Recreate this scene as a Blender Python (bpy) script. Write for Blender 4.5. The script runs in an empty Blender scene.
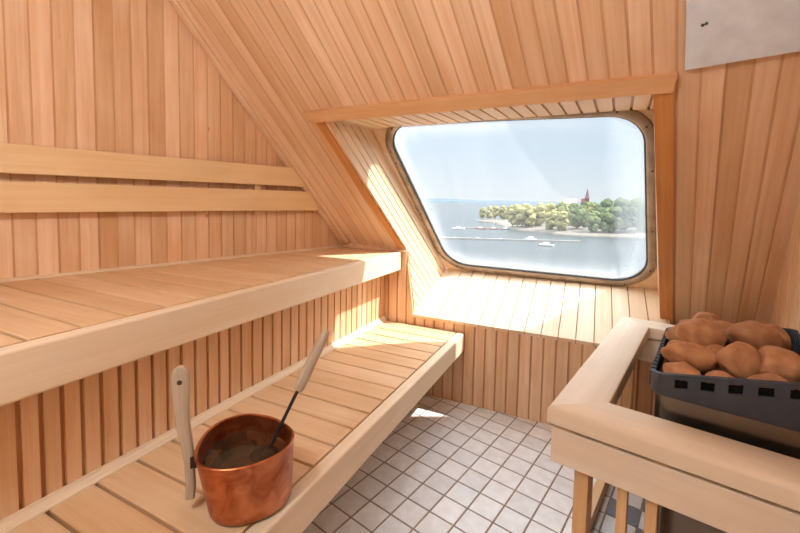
import bpy, math, random
from mathutils import Vector, Matrix, noise

random.seed(7)
T = 0.105                       # one floor tile, metres; the room is laid out in tile units
scene = bpy.context.scene
COL = scene.collection
AZ = math.radians(12.13)        # the side walls, tiles and stove run skewed to the end wall
CA, SA = math.cos(AZ), math.sin(AZ)

def W(x, y, z): return Vector((x * T, y * T, z * T))
def RV(rx, ry, z): return W(CA * rx + SA * ry, -SA * rx + CA * ry, z)
X, Y, Z = Vector((1, 0, 0)), Vector((0, 1, 0)), Vector((0, 0, 1))
RX, RY = Vector((CA, -SA, 0)), Vector((SA, CA, 0))

# ------------------------------------------------------------------ materials
def srgb(r, g, b):
    f = lambda c: (c / 255 / 12.92) if c / 255 <= 0.04045 else ((c / 255 + 0.055) / 1.055) ** 2.4
    return (f(r), f(g), f(b), 1)

def new_mat(name):
    m = bpy.data.materials.new(name); m.use_nodes = True
    nt = m.node_tree
    return m, nt, nt.nodes['Principled BSDF']

def wood(name, light, dark, knots=0.0, rough=0.42, vary=0.5, spec=0.4):
    m, nt, b = new_mat(name)
    N, L = nt.nodes.new, nt.links.new
    uv = N('ShaderNodeUVMap'); uv.uv_map = 'UVMap'
    def nz(sx, sy, detail, rgh):
        mp = N('ShaderNodeMapping'); mp.inputs['Scale'].default_value = (sx, sy, 1)
        t = N('ShaderNodeTexNoise'); t.inputs['Scale'].default_value = 1.0
        t.inputs['Detail'].default_value = detail; t.inputs['Roughness'].default_value = rgh
        t.inputs['Distortion'].default_value = 0.6
        L(uv.outputs['UV'], mp.inputs['Vector']); L(mp.outputs['Vector'], t.inputs['Vector'])
        return t.outputs['Fac']
    a, c = nz(45, 1.6, 3, .55), nz(260, 5, 2, .5)
    big = nz(6, 2.4, 2, .5)
    mx = N('ShaderNodeMath'); mx.operation = 'MULTIPLY_ADD'; mx.inputs[1].default_value = .55
    L(a, mx.inputs[0])
    m2 = N('ShaderNodeMath'); m2.operation = 'MULTIPLY'; m2.inputs[1].default_value = .22
    L(c, m2.inputs[0]); L(m2.outputs[0], mx.inputs[2])
    m3 = N('ShaderNodeMath'); m3.operation = 'MULTIPLY_ADD'; m3.inputs[1].default_value = .6
    L(big, m3.inputs[0]); L(mx.outputs[0], m3.inputs[2])
    rp = N('ShaderNodeValToRGB'); rp.color_ramp.elements[0].position = .48; rp.color_ramp.elements[1].position = .88
    rp.color_ramp.elements[0].color = light; rp.color_ramp.elements[1].color = dark
    L(m3.outputs[0], rp.inputs['Fac'])
    at = N('ShaderNodeAttribute'); at.attribute_name = 'tint'
    tr = N('ShaderNodeValToRGB')
    lo, hi = 1 - .32 * vary, 1 + .10 * vary
    tr.color_ramp.elements[0].color = (lo, lo * (1 - .12 * vary), lo * (1 - .3 * vary), 1)
    tr.color_ramp.elements[1].color = (hi, hi * (1 + .03 * vary), hi * (1 + .12 * vary), 1)
    L(at.outputs['Fac'], tr.inputs['Fac'])
    mul = N('ShaderNodeMix'); mul.data_type = 'RGBA'; mul.blend_type = 'MULTIPLY'; mul.inputs['Factor'].default_value = 1
    L(rp.outputs['Color'], mul.inputs['A']); L(tr.outputs['Color'], mul.inputs['B'])
    col = mul.outputs['Result']
    if knots:
        mp = N('ShaderNodeMapping'); mp.inputs['Scale'].default_value = (5.5, 2.2, 1)
        vo = N('ShaderNodeTexVoronoi'); vo.inputs['Scale'].default_value = 1.0
        L(uv.outputs['UV'], mp.inputs['Vector']); L(mp.outputs['Vector'], vo.inputs['Vector'])
        kr = N('ShaderNodeMapRange'); kr.inputs['From Min'].default_value = .016; kr.inputs['From Max'].default_value = .034
        kr.inputs['To Min'].default_value = knots; kr.inputs['To Max'].default_value = 0
        L(vo.outputs['Distance'], kr.inputs['Value'])
        km = N('ShaderNodeMix'); km.data_type = 'RGBA'; L(kr.outputs[0], km.inputs['Factor'])
        L(col, km.inputs['A']); km.inputs['B'].default_value = srgb(110, 62, 36)
        col = km.outputs['Result']
    L(col, b.inputs['Base Color'])
    b.inputs['Roughness'].default_value = rough
    b.inputs['Specular IOR Level'].default_value = spec
    bp = N('ShaderNodeBump'); bp.inputs['Strength'].default_value = .08; bp.inputs['Distance'].default_value = .002
    L(c, bp.inputs['Height']); L(bp.outputs['Normal'], b.inputs['Normal'])
    return m

def plain(name, col, rough=.5, metal=0.0, var=0.0, vscale=20, bump=0.0, spec=.5):
    m, nt, b = new_mat(name)
    N, L = nt.nodes.new, nt.links.new
    b.inputs['Base Color'].default_value = col
    b.inputs['Roughness'].default_value = rough; b.inputs['Metallic'].default_value = metal
    b.inputs['Specular IOR Level'].default_value = spec
    if var or bump:
        tc = N('ShaderNodeTexCoord'); t = N('ShaderNodeTexNoise')
        t.inputs['Scale'].default_value = vscale; t.inputs['Detail'].default_value = 5
        L(tc.outputs['Object'], t.inputs['Vector'])
        if var:
            rp = N('ShaderNodeValToRGB'); rp.color_ramp.elements[0].position = .3; rp.color_ramp.elements[1].position = .7
            rp.color_ramp.elements[0].color = tuple(c * (1 - var) for c in col[:3]) + (1,)
            rp.color_ramp.elements[1].color = tuple(min(1, c * (1 + var)) for c in col[:3]) + (1,)
            L(t.outputs['Fac'], rp.inputs['Fac']); L(rp.outputs['Color'], b.inputs['Base Color'])
        if bump:
            bp = N('ShaderNodeBump'); bp.inputs['Strength'].default_value = bump; bp.inputs['Distance'].default_value = .004
            L(t.outputs['Fac'], bp.inputs['Height']); L(bp.outputs['Normal'], b.inputs['Normal'])
    return m

PANEL = wood('panel_wood', srgb(240, 210, 176), srgb(220, 174, 130), knots=.55, vary=.55)
PANELD = wood('groove_wood', srgb(206, 160, 118), srgb(176, 126, 86), vary=.3)
PANELG = wood('light_groove_wood', srgb(224, 182, 140), srgb(200, 150, 108), vary=.3)
BENCH = wood('bench_wood', srgb(240, 225, 200), srgb(228, 206, 174), vary=.15, rough=.5)
SEATW = wood('seat_wood', srgb(234, 206, 170), srgb(216, 178, 134), vary=.35, rough=.5)
RAILW = wood('rail_wood', srgb(236, 208, 164), srgb(226, 192, 144), vary=.15, rough=.5)
TRIMW = wood('trim_wood', srgb(230, 188, 140), srgb(212, 160, 110), vary=.3)
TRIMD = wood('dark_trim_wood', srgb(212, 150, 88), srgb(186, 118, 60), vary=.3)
SILLW = wood('sill_wood', srgb(240, 218, 188), srgb(228, 196, 160), vary=.3)
GUARDW = wood('guard_wood', srgb(238, 225, 203), srgb(228, 210, 184), vary=.2, rough=.55)
POSTW = wood('post_wood', srgb(236, 200, 150), srgb(218, 174, 122), vary=.3)
GREYW = wood('weathered_wood', srgb(200, 184, 162), srgb(158, 140, 120), vary=.2, rough=.6)

# ------------------------------------------------------------------ mesh builder
class MB:
    def __init__(s): s.v, s.f, s.uv, s.t, s.mi = [], [], [], [], []
    def face(s, idx, uvs=None, tint=.5, mi=0):
        s.f.append(list(idx)); s.uv.append(uvs or [(0, 0)] * len(idx)); s.t.append(tint); s.mi.append(mi)
    def prism(s, O, ea, en, el, prof, l0, l1, tint=.5, mi=0, uo=None):
        """extrude the profile [(a, n)...] (ccw seen from +el end) along el from l0 to l1 (numbers or functions of (a, n)), in metres"""
        f0 = l0 if callable(l0) else (lambda a, n: l0)
        f1 = l1 if callable(l1) else (lambda a, n: l1)
        n = len(prof); b = len(s.v)
        uo = uo if uo is not None else (random.random() * 9, random.random() * 9)
        for (a, h) in prof: s.v.append(O + ea * a + en * h + el * f0(a, h))
        for (a, h) in prof: s.v.append(O + ea * a + en * h + el * f1(a, h))
        per = [0]
        for i in range(n):
            p, q = prof[i], prof[(i + 1) % n]
            per.append(per[-1] + math.hypot(q[0] - p[0], q[1] - p[1]))
        for i in range(n):
            j = (i + 1) % n
            L0i, L0j, L1i, L1j = f0(*prof[i]), f0(*prof[j]), f1(*prof[i]), f1(*prof[j])
            s.face([b + i, b + j, b + n + j, b + n + i],
                   [(uo[0] + per[i], uo[1] + L0i), (uo[0] + per[i + 1], uo[1] + L0j), (uo[0] + per[i + 1], uo[1] + L1j), (uo[0] + per[i], uo[1] + L1i)], tint, mi)
        s.face([b + i for i in reversed(range(n))], [(uo[0] + prof[i][0], uo[1] + prof[i][1] * .1) for i in reversed(range(n))], tint, mi)
        s.face([b + n + i for i in range(n)], [(uo[0] + prof[i][0], uo[1] + prof[i][1] * .1) for i in range(n)], tint, mi)
    def poly(s, pts2, mapf, top, bot, tint=.5, uo=(0, 0), mi=0, swap=False):
        """a flat board whose outline is pts2 [(a, t)] in tile units; mapf(a, t, h) gives the point; from height bot to height top"""
        n = len(pts2); b = len(s.v)
        for (a, t) in pts2: s.v.append(mapf(a, t, top))
        for (a, t) in pts2: s.v.append(mapf(a, t, bot))
        U = lambda a, t: ((uo[0] + t * T, uo[1] + a * T) if swap else (uo[0] + a * T, uo[1] + t * T))
        s.face([b + i for i in range(n)], [U(*p) for p in pts2], tint, mi)
        s.face([b + n + i for i in reversed(range(n))], [U(*pts2[i]) for i in reversed(range(n))], tint, mi)
        for i in range(n):
            j = (i + 1) % n
            s.face([b + i, b + n + i, b + n + j, b + j], [U(*pts2[i]), U(pts2[i][0] + .05, pts2[i][1]), U(pts2[j][0] + .05, pts2[j][1]), U(*pts2[j])], tint, mi)
    def tube(s, pts, rad, seg=10, tint=.5, mi=0, cap=True):
        pts = [Vector(p) for p in pts]; rad = rad if isinstance(rad, (list, tuple)) else [rad] * len(pts)
        b = len(s.v); prev = None
        for k, p in enumerate(pts):
            d = (pts[min(k + 1, len(pts) - 1)] - pts[max(k - 1, 0)]).normalized()
            u = d.cross(Z if abs(d.z) < .95 else X).normalized() if prev is None else (prev - d * prev.dot(d)).normalized()
            prev = u; w = d.cross(u)
            for i in range(seg):
                an = 2 * math.pi * i / seg
                s.v.append(p + (u * math.cos(an) + w * math.sin(an)) * rad[k])
        for k in range(len(pts) - 1):
            for i in range(seg):
                j = (i + 1) % seg
                s.face([b + k * seg + i, b + k * seg + j, b + (k + 1) * seg + j, b + (k + 1) * seg + i],
                       [(i * .01, k * .05), (j * .01, k * .05), (j * .01, k * .05 + .05), (i * .01, k * .05 + .05)], tint, mi)
        if cap:
            s.face([b + i for i in reversed(range(seg))], None, tint, mi)
            s.face([b + (len(pts) - 1) * seg + i for i in range(seg)], None, tint, mi)
    def loft(s, loops, closed_loop=True, cap0=False, cap1=False, tint=.5, mi=0):
        b = len(s.v); n = len(loops[0])
        for lp in loops: s.v.extend(Vector(p) for p in lp)
        for k in range(len(loops) - 1):
            for i in range(n if closed_loop else n - 1):
                j = (i + 1) % n
                s.face([b + k * n + i, b + k * n + j, b + (k + 1) * n + j, b + (k + 1) * n + i],
                       [(i * .02, k * .03), (i * .02 + .02, k * .03), (i * .02 + .02, k * .03 + .03), (i * .02, k * .03 + .03)], tint, mi)
        if cap0: s.face([b + i for i in reversed(range(n))], None, tint, mi)
        if cap1: s.face([b + (len(loops) - 1) * n + i for i in range(n)], None, tint, mi)
    def box(s, O, ea, en, el, a0, a1, n0, n1, l0, l1, tint=.5, mi=0, bev=0.0):
        s.prism(O, ea, en, el, rect(a0, a1, n0, n1, bev), l0, l1, tint, mi)
    def build(s, name, mats, parent=None, smooth=False, fix=True):
        o0 = parent_origin(parent)
        me = bpy.data.meshes.new(name)
        me.from_pydata([tuple(v - o0) for v in s.v], [], s.f)
        uvl = me.uv_layers.new(name='UVMap'); k = 0
        flat = [c for fu in s.uv for uv in fu for c in uv]
        uvl.data.foreach_set('uv', flat)
        at = me.attributes.new('tint', 'FLOAT', 'FACE'); at.data.foreach_set('value', s.t)
        for m in (mats if isinstance(mats, (list, tuple)) else [mats]): me.materials.append(m)
        me.polygons.foreach_set('material_index', s.mi)
        if fix:
            import bmesh
            bm = bmesh.new(); bm.from_mesh(me); bmesh.ops.recalc_face_normals(bm, faces=bm.faces); bm.to_mesh(me); bm.free()
        if smooth:
            me.polygons.foreach_set('use_smooth', [True] * len(me.polygons))
        me.update()
        o = bpy.data.objects.new(name, me); COL.objects.link(o)
        if smooth == 'auto':
            md = o.modifiers.new('edges', 'EDGE_SPLIT'); md.split_angle = math.radians(40)
        if parent is not None: o.parent = parent
        return o

ORIG = {}
def parent_origin(p):
    while p is not None:
        if p.name in ORIG: return ORIG[p.name]
        p = p.parent
    return Vector((0, 0, 0))

def rect(a0, a1, n0, n1, bev=0.0):
    if not bev: return [(a0, n0), (a1, n0), (a1, n1), (a0, n1)]
    out = []
    for (cx, cy, st) in ((a0 + bev, n0 + bev, 180), (a1 - bev, n0 + bev, 270), (a1 - bev, n1 - bev, 0), (a0 + bev, n1 - bev, 90)):
        for k in range(4):
            an = math.radians(st + 30 * k); out.append((cx + bev * math.cos(an), cy + bev * math.sin(an)))
    return out

def tag(o, label=None, cat=None, group=None, kind=None):
    if label: o['label'] = label
    if cat: o['category'] = cat
    if group: o['group'] = group
    if kind: o['kind'] = kind
    return o
def empty(name, loc, label=None, cat=None, group=None, kind=None):
    o = bpy.data.objects.new(name, None); COL.objects.link(o); o.location = loc
    o.empty_display_size = .05
    ORIG[o.name] = Vector(loc)
    return tag(o, label, cat, group, kind)
def struct(o, label=None): return tag(o, label, None, None, 'structure')

def clip_half(poly, a, keep_ge):
    out = []
    for i in range(len(poly)):
        p, q = poly[i], poly[(i + 1) % len(poly)]
        ip, iq = ((p[0] >= a) == keep_ge) or p[0] == a, ((q[0] >= a) == keep_ge) or q[0] == a
        if ip: out.append(p)
        if ip != iq:
            k = (a - p[0]) / (q[0] - p[0]); out.append((a, p[1] + k * (q[1] - p[1])))
    return out
def planks(mb, poly, mapf, edges, g=.11, d=.07, th=.22, joint=0.0, mi_g=1):
    """boards between successive values of edges (tile units), each with a sunk tongue g wide at its lower edge"""
    for a0, a1 in zip(edges[:-1], edges[1:]):
        tint = min(1, max(0, random.gauss(.55, .25))); uo = (random.random() * 20, random.random() * 20)
        m = clip_half(clip_half(poly, a0 + g, True), a1, False)
        if len(m) >= 3: mb.poly(m, mapf, 0, -th, tint, uo)
        if g:
            q = clip_half(clip_half(poly, a0, True), a0 + g, False)
            if len(q) >= 3: mb.poly(q, mapf, -d, -th, tint, uo, mi=mi_g)
def steps(a, b, pitch, phase):
    k = math.floor((a - phase) / pitch); out = []
    while phase + k * pitch < b + pitch:
        out.append(phase + k * pitch); k += 1
    return out

# ------------------------------------------------------------------ planes of the room
YE = 20.87                                            # end wall
KS, CS = 1.176, 33.0                                  # sloped wall: KS*y + z = CS
KW, CW = 1.27, 39.0                                   # window plane: KW*y + z = CW
ZC = 20.6                                             # ceiling
LWA = math.radians(14.16); LD = Vector((math.sin(LWA), math.cos(LWA), 0)); LN = Vector((LD.y, -LD.x, 0))
L0 = Vector((-18.012, 6.031, 0))
def lwx(y): return L0.x + (y - L0.y) * math.tan(LWA)   # x of the left wall at y
RW = 2.3                                              # right wall: RX coordinate
YB = -3.5

# floor: individual tiles set in grout, in the tiles' own directions
m, nt, b = new_mat('floor_tile')
N, L = nt.nodes.new, nt.links.new
at = N('ShaderNodeAttribute'); at.attribute_name = 'tint'
rp = N('ShaderNodeValToRGB'); rp.color_ramp.elements[0].color = srgb(224, 224, 224); rp.color_ramp.elements[1].color = srgb(244, 244, 244)
L(at.outputs['Fac'], rp.inputs['Fac'])
tc = N('ShaderNodeTexCoord'); nz = N('ShaderNodeTexNoise'); nz.inputs['Scale'].default_value = 22; nz.inputs['Detail'].default_value = 6
L(tc.outputs['Object'], nz.inputs['Vector'])
r2 = N('ShaderNodeValToRGB'); r2.color_ramp.elements[0].position = .3; r2.color_ramp.elements[0].color = (.86, .85, .84, 1); r2.color_ramp.elements[1].position = .65
L(nz.outputs['Fac'], r2.inputs['Fac'])
mu = N('ShaderNodeMix'); mu.data_type = 'RGBA'; mu.blend_type = 'MULTIPLY'; mu.inputs['Factor'].default_value = 1
L(rp.outputs['Color'], mu.inputs['A']); L(r2.outputs['Color'], mu.inputs['B']); L(mu.outputs['Result'], b.inputs['Base Color'])
b.inputs['Roughness'].default_value = .3
TILE = m
GROUT = plain('grout', srgb(150, 132, 120), .9, var=.2, vscale=40)
DTILE = plain('dark_mosaic', srgb(126, 132, 142), .4, var=.12, vscale=60)
LTILE = plain('light_mosaic', srgb(214, 206, 196), .4, var=.08, vscale=60)
mb = MB()
def inroom(rx, ry): return -22 < rx < RW + .3 and -5 < ry < 23
GW = .035
for i in range(-24, 4):
    for j in range(-6, 30):
        x0, y0 = i - .4513, j - .4388 + 0.0
        if not inroom(x0, y0): continue
        dark = i >= -2 and j >= 10 and (i + j) % 2 == 0          # chequered patch under the stove
        mb.box(RV(x0, y0, 0), RX, RY, Z, GW * T, (1 - GW) * T, GW * T, (1 - GW) * T, -.06 * T, 0, min(1, max(0, random.gauss(.6, .25))), 1 if dark else 0)
mb.box(W(0, 0, 0), X, Y, Z, -26 * T, 12 * T, -6 * T, 30 * T, -.4 * T, -.02 * T, .5, 3)
struct(mb.build('floor', [TILE, DTILE, LTILE, GROUT]))

# left wall (vertical boards cut to the slope above)
def lmap(a, t, h): return W(L0.x + LD.x * a + LN.x * h, L0.y + LD.y * a + LN.y * h, t)
mb = MB()
poly = []
a_of_y = lambda y: (y - L0.y) / LD.y
yt = (CS - ZC) / KS
poly = [(a_of_y(YB), 0), (a_of_y(28), 0), (a_of_y(yt) + .2, ZC), (a_of_y(YB), ZC)]
planks(mb, poly, lmap, steps(a_of_y(YB), a_of_y(28), .605, .33), g=.065, d=.03)
struct(mb.build('wall_left', [PANEL, PANELG]))

# right wall
def rmap(a, t, h): v = RV(RW - h, a, t); return v
mb = MB()
planks(mb, [(-4, 0), (31, 0), (31, .0), (11.0, 21.5), (-4, ZC)], rmap, steps(-4, 31, .6, .2), g=.10, d=.06)
struct(mb.build('wall_right', [PANEL, PANELD]))

# back wall with a door behind the camera
def bmap(a, t, h): return W(a, YB - 0 + h, t)
mb = MB()
planks(mb, [(-21, 0), (-12, 0), (-12, ZC), (-21, ZC)], bmap, steps(-21, -12, .6, 0), g=.1, d=.06)
planks(mb, [(-4, 0), (5, 0), (5, ZC), (-4, ZC)], bmap, steps(-4, 5, .6, 0), g=.1, d=.06)
planks(mb, [(-12, 18.5), (-4, 18.5), (-4, ZC), (-12, ZC)], bmap, steps(-12, -4, .6, 0), g=.1, d=.06)
WBACK = plain('white_paint', srgb(238, 240, 240), .6)
struct(mb.build('wall_back', [WBACK, WBACK]))
door = struct(empty('door_1', W(-8, YB, 0)))
mb = MB(); mb.box(W(-12, YB, 0), X, -Y, Z, 0, 8 * T, 0, .4 * T, .05 * T, 18.5 * T); mb.build('leaf', WBACK, door)
mb = MB(); mb.tube([W(-4.9, YB + .05, 8), W(-4.9, YB + .5, 8.2), W(-4.9, YB + .5, 10.8), W(-4.9, YB + .05, 11)], .16 * T); mb.build('handle', TRIMW, door)

# ceiling
def cmap(a, t, h): return W(a, t, ZC - h)
mb = MB()
planks(mb, [(-22, YB), (6, YB), (6, 11.2), (-22, 11.2)], cmap, steps(-22, 6, .6, .1), g=.1, d=.06)
struct(mb.build('ceiling', [PANEL, PANELD]))

# sloped wall, boards following the side walls' skew, around the window recess
SN = Vector((0, KS, 1)).normalized()
def smap(a, t, h):
    g = .21 - .00465 * (a - 1.5)
    v = Vector((a + g * (t - 15.35), t, CS - KS * t)) - SN * h
    return W(*v)
mb = MB()
sl_edges = steps(-17, 7, .618, 1.53)
AL, AR = -11.45, 1.62
planks(mb, [(-17, 10.4), (AL, 10.4), (AL, 21.05), (-17, 21.05)], smap, sl_edges, g=.08, d=.03)
planks(mb, [(AL, 10.4), (AR, 10.4), (AR, 15.36), (AL, 15.36)], smap, sl_edges, g=.08, d=.03)
planks(mb, [(AR, 10.4), (7, 10.4), (7, 28.2), (AR, 28.2)], smap, sl_edges, g=.08, d=.03)
# outer skin of the slope
HULL = plain('hull_paint', srgb(225, 225, 222), .5)
for pl in ([(-18, 10.2), (AL - .5, 10.2), (AL - .3, 22.4), (-18, 22.4)], [(AL - .5, 10.2), (AR, 10.2), (AR, 15.0), (AL - .5, 15.0)], [(AR + .1, 10.2), (8, 10.2), (8, 28.4), (AR + .1, 28.4)]):
    mb.poly(pl, smap, -.22, -.5, mi=2)
struct(mb.build('wall_slope', [PANEL, PANELG, HULL]))

# end wall below the sill and behind the benches
def emap(a, t, h): return W(a, YE - h, t)
mb = MB()
ee = steps(-16, 3.4, .592, -6.75)
planks(mb, [(-16, 0), (-9.22, 0), (-9.22, 4.6), (-9.76, 8.62), (-16, 8.62)], emap, ee, g=.09, d=.06)
planks(mb, [(-9.22, 0), (3.4, 0), (3.4, 4.6), (-9.22, 4.6)], emap, ee, g=.09, d=.06)
struct(mb.build('wall_end', [PANEL, PANELD]))
mb = MB(); mb.box(W(3.3, YE, 0), X, Y, Z, 0, .2 * T, -.0 * T, 8 * T, 0, 4.6 * T); struct(mb.build('wall_return', PANEL))
# ledge strip where the slope meets the end wall
mb = MB(); mb.box(W(-15, YE, 8.25), Y, Z, X, -.16 * T, .35 * T, -.03 * T, .06 * T, 0, 5.2 * T); struct(mb.build('trim_1', PANEL))

# wall below the upper bench
XL = -11.1
def umap(a, t, h): return W(XL + h, a, t)
mb = MB()
ue = [YB - .2, -2.9, -2.35, -1.8, -1.25, -.72, -.2, .32, .83, 1.33, 1.82, 2.3, 2.77, 3.24, 3.86, 4.26, 4.66, 5.07, 5.49, 5.93, 6.36, 6.8, 7.24, 7.68, 8.15, 8.6, 9.04, 9.47, 9.97] + [10.48 + .515 * k for k in range(21)]
planks(mb, [(YB, 0), (YE, 0), (YE, 7.9), (YB, 7.9)], umap, ue, g=.10, d=.09)
struct(mb.build('wall_bench', [PANEL, PANELD]))

# window recess: sill, soffit, two jambs, surround
KI = .424
def sillmap(a, t, h): return W(a, t - .39 * h, 4.67 + KI * (t - YE) + .92 * h)
mb = MB()
planks(mb, [(-9.22, YE - .12), (3.4, YE - .12), (3.8, 25.7), (-8.9, 25.7)], sillmap, [-9.4, -7.75, -6.95] + [-6.14 + .8 * k for k in range(14)], g=.05, d=.12, th=.2)
struct(mb.build('window_sill', [SILLW, PANELD]))
def soffmap(a, t, h): return W(a + .05 * (t - 15.3), t, 14.97 + .02 * (t - 15.35) - h)
mb = MB()
planks(mb, [(-11.6, 15.2), (1.75, 15.2), (1.85, 19.1), (-11.3, 18.9)], soffmap, steps(-12, 2.5, .6, .35), g=.10, d=.08, th=.2)
struct(mb.build('wall_soffit', [SILLW, PANELD]))
JF, JB = Vector((-11.5, 15.3, 15.0)), Vector((-9.7, 20.94, 8.38))        # front edge of the left jamb
KF, KB = Vector((-11.02, 18.7, 15.25)), Vector((-8.78, 25.65, 6.42))     # back edge
jn = Vector((1, -.24, 0)).normalized()
def jmap(a, t, h):      # a: y shift from the slope plane (along the recess), t: y at the slope plane
    return W(-11.47 + .314 * (t - 15.37) + .14 * a + jn.x * h, t + a + jn.y * h, CS - KS * t)
mb = MB()
# outline in (a, t): front edge a=0, back edge a~3.4 -> 3.05; cut at the bottom by the sill and by the end-wall plane
def sill_t(a):          # t where the jamb meets the sill for shift a
    # z = 4.67 + KI*(t+a-YE) = CS - KS t
    return (CS - 4.67 + KI * YE - KI * a) / (KS + KI)
a_s = YE - (CS - 4.67) / KS      # where the upright edge y = YE meets the sill
pts = [(.0, 15.1), (.0, YE + .2), (a_s - .2, (CS - 4.5) / KS + .2), (a_s + .3, (CS - 4.1) / KS), (3.1, sill_t(3.1) + .5), (3.6, 14.9)]
planks(mb, pts, jmap, [-3.7, -3.1, -2.48, -1.86, -1.24, -.62, -.1, .55, 1.15, 1.75, 2.35, 3.6], g=.10, d=.12, th=.2)
struct(mb.build('wall_jamb_left', [SILLW, PANELD]))
mb = MB()
mb.v += [W(1.62, 15.2, 15.0), W(3.32, 23.2, 5.72), W(3.34, 25.75, 6.7), W(1.95, 19.0, 15.3)]
mb.v += [v + Vector((.15 * T, 0, 0)) for v in mb.v[:4]]
mb.face([0, 1, 2, 3]); mb.face([7, 6, 5, 4])
for i in range(4): mb.face([i, i + 4, (i + 1) % 4 + 4, (i + 1) % 4])
struct(mb.build('wall_jamb_right', SILLW))

def wpt(x, y, h=0):     # window plane, h towards the room
    n = Vector((0, -KW, -1)).normalized()
    return W(*(Vector((x, y, CW - KW * y)) + n * h))
GQ = [(-10.2, 18.72), (1.68, 18.98), (2.82, 25.2), (-8.52, 25.12)]      # glass corners, (x, y) on the window plane
SY = math.hypot(1, KW)
def rounded(q, off, rad, seg=9):
    p = [Vector((x, y * SY)) for x, y in q]
    c = sum(p, Vector((0, 0))) / 4
    lines = []
    for i in range(4):
        a, bb = p[i], p[(i + 1) % 4]; d = (bb - a).normalized(); n = Vector((d.y, -d.x))
        if (c - a).dot(n) > 0: n = -n
        lines.append((a + n * off, d))
    cor = []
    for i in range(4):
        (a, d), (a2, d2) = lines[i - 1], lines[i]
        k = ((a2 - a).x * d2.y - (a2 - a).y * d2.x) / (d.x * d2.y - d.y * d2.x); cor.append(a + d * k)
    out = []
    for i in range(4):
        v, pr, nx = cor[i], cor[i - 1], cor[(i + 1) % 4]
        u1, u2 = (pr - v).normalized(), (nx - v).normalized()
        half = math.acos(max(-1, min(1, u1.dot(u2)))) / 2
        r = rad[i] + off; tl = r / math.tan(half)
        ctr = v + (u1 + u2).normalized() * (r / math.sin(half))
        s0, s1 = v + u1 * tl - ctr, v + u2 * tl - ctr
        a0, a1 = math.atan2(s0.y, s0.x), math.atan2(s1.y, s1.x)
        da = (a1 - a0 + math.pi) % (2 * math.pi) - math.pi
        for k in range(seg + 1):
            an = a0 + da * k / seg; out.append(ctr + Vector((math.cos(an), math.sin(an))) * r)
        nxt = nx
        # straight side points
        e0 = v + u2 * tl
        v2 = nx; pr2, nx2 = v, cor[(i + 2) % 4]
        w1, w2 = (pr2 - v2).normalized(), (nx2 - v2).normalized()
        h2 = math.acos(max(-1, min(1, w1.dot(w2)))) / 2
        e1 = v2 + w1 * ((rad[(i + 1) % 4] + off) / math.tan(h2))
        for k in range(1, 10): out.append(e0.lerp(e1, k / 10))
    return [(v.x, v.y / SY) for v in out]
RAD = [1.3, 1.5, 1.55, 1.75]
def wloop(off, h): return [wpt(x, y, h) for x, y in rounded(GQ, off, RAD)]
# surround board on the window plane
inner = rounded(GQ, .3, RAD)
OQ = [(-11.2, 18.55), (2.0, 18.85), (3.5, 25.9), (-8.6, 25.95)]
cx = sum(x for x, y in inner) / len(inner); cy = sum(y for x, y in inner) / len(inner)
outer = []
for x, y in inner:
    dx, dy = x - cx, y - cy; best = 1e9
    for i in range(4):
        (ax, ay), (bx, by) = OQ[i], OQ[(i + 1) % 4]
        ex, ey = bx - ax, by - ay; den = dx * ey - dy * ex
        if abs(den) < 1e-9: continue
        t = ((ax - cx) * ey - (ay - cy) * ex) / den; u = ((ax - cx) * dy - (ay - cy) * dx) / den
        if t > 0 and -1e-6 <= u <= 1 + 1e-6: best = min(best, t)
    outer.append((cx + dx * max(best, 1.001), cy + dy * max(best, 1.001)))
mb = MB()
lo = [[wpt(x, y, -.3) for x, y in outer], [wpt(x, y, 0) for x, y in outer], [wpt(x, y, 0) for x, y in inner], [wpt(x, y, -.3) for x, y in inner]]
mb.loft(lo + [lo[0]])
struct(mb.build('wall_surround', SILLW))

win = struct(empty('window_1', wpt(cx, cy)))
BRASS = plain('frame_metal', srgb(158, 142, 126), .42, .7, var=.25, vscale=14)
GASK = plain('gasket_rubber', srgb(52, 50, 46), .6)
mb = MB(); mb.loft([wloop(.46, -.02), wloop(.44, .12), wloop(.38, .17), wloop(.08, .17), wloop(.02, .12), wloop(.02, -.2), wloop(.3, -.2), wloop(.46, -.02)])
fr = mb.build('frame', BRASS, win, smooth='auto')
lp = rounded(GQ, .24, RAD)
for k in range(0, len(lp), 5):
    x, y = lp[k]
    mb = MB(); mb.tube([wpt(x, y, .16), wpt(x, y, .2)], [.05 * T, .035 * T], 8); mb.build('screw', GASK, fr)
mb = MB(); mb.loft([wloop(.04, .05), wloop(.02, .10), wloop(-.03, .08), wloop(-.05, .03), wloop(-.05, -.1), wloop(.04, -.1), wloop(.04, .05)])
mb.build('gasket', GASK, win, smooth='auto')
# the pane: clear glass with a dirty, misted film that thickens to the edges
m = bpy.data.materials.new('misted_glass'); m.use_nodes = True; nt = m.node_tree; nt.nodes.clear()
N, L = nt.nodes.new, nt.links.new
out = N('ShaderNodeOutputMaterial'); trn = N('ShaderNodeBsdfTransparent'); dif = N('ShaderNodeBsdfDiffuse'); tsl = N('ShaderNodeBsdfTranslucent')
dif.inputs['Color'].default_value = (.93, .97, 1, 1); tsl.inputs['Color'].default_value = (.93, .97, 1, 1)
ms = N('ShaderNodeMixShader'); L(dif.outputs[0], ms.inputs[1]); L(tsl.outputs[0], ms.inputs[2]); ms.inputs[0].default_value = .6
at = N('ShaderNodeAttribute'); at.attribute_name = 'mist'
tc = N('ShaderNodeTexCoord'); mp = N('ShaderNodeMapping'); mp.inputs['Scale'].default_value = (14, 1.2, 1.2)
nz = N('ShaderNodeTexNoise'); nz.inputs['Scale'].default_value = 1; nz.inputs['Detail'].default_value = 3
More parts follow.
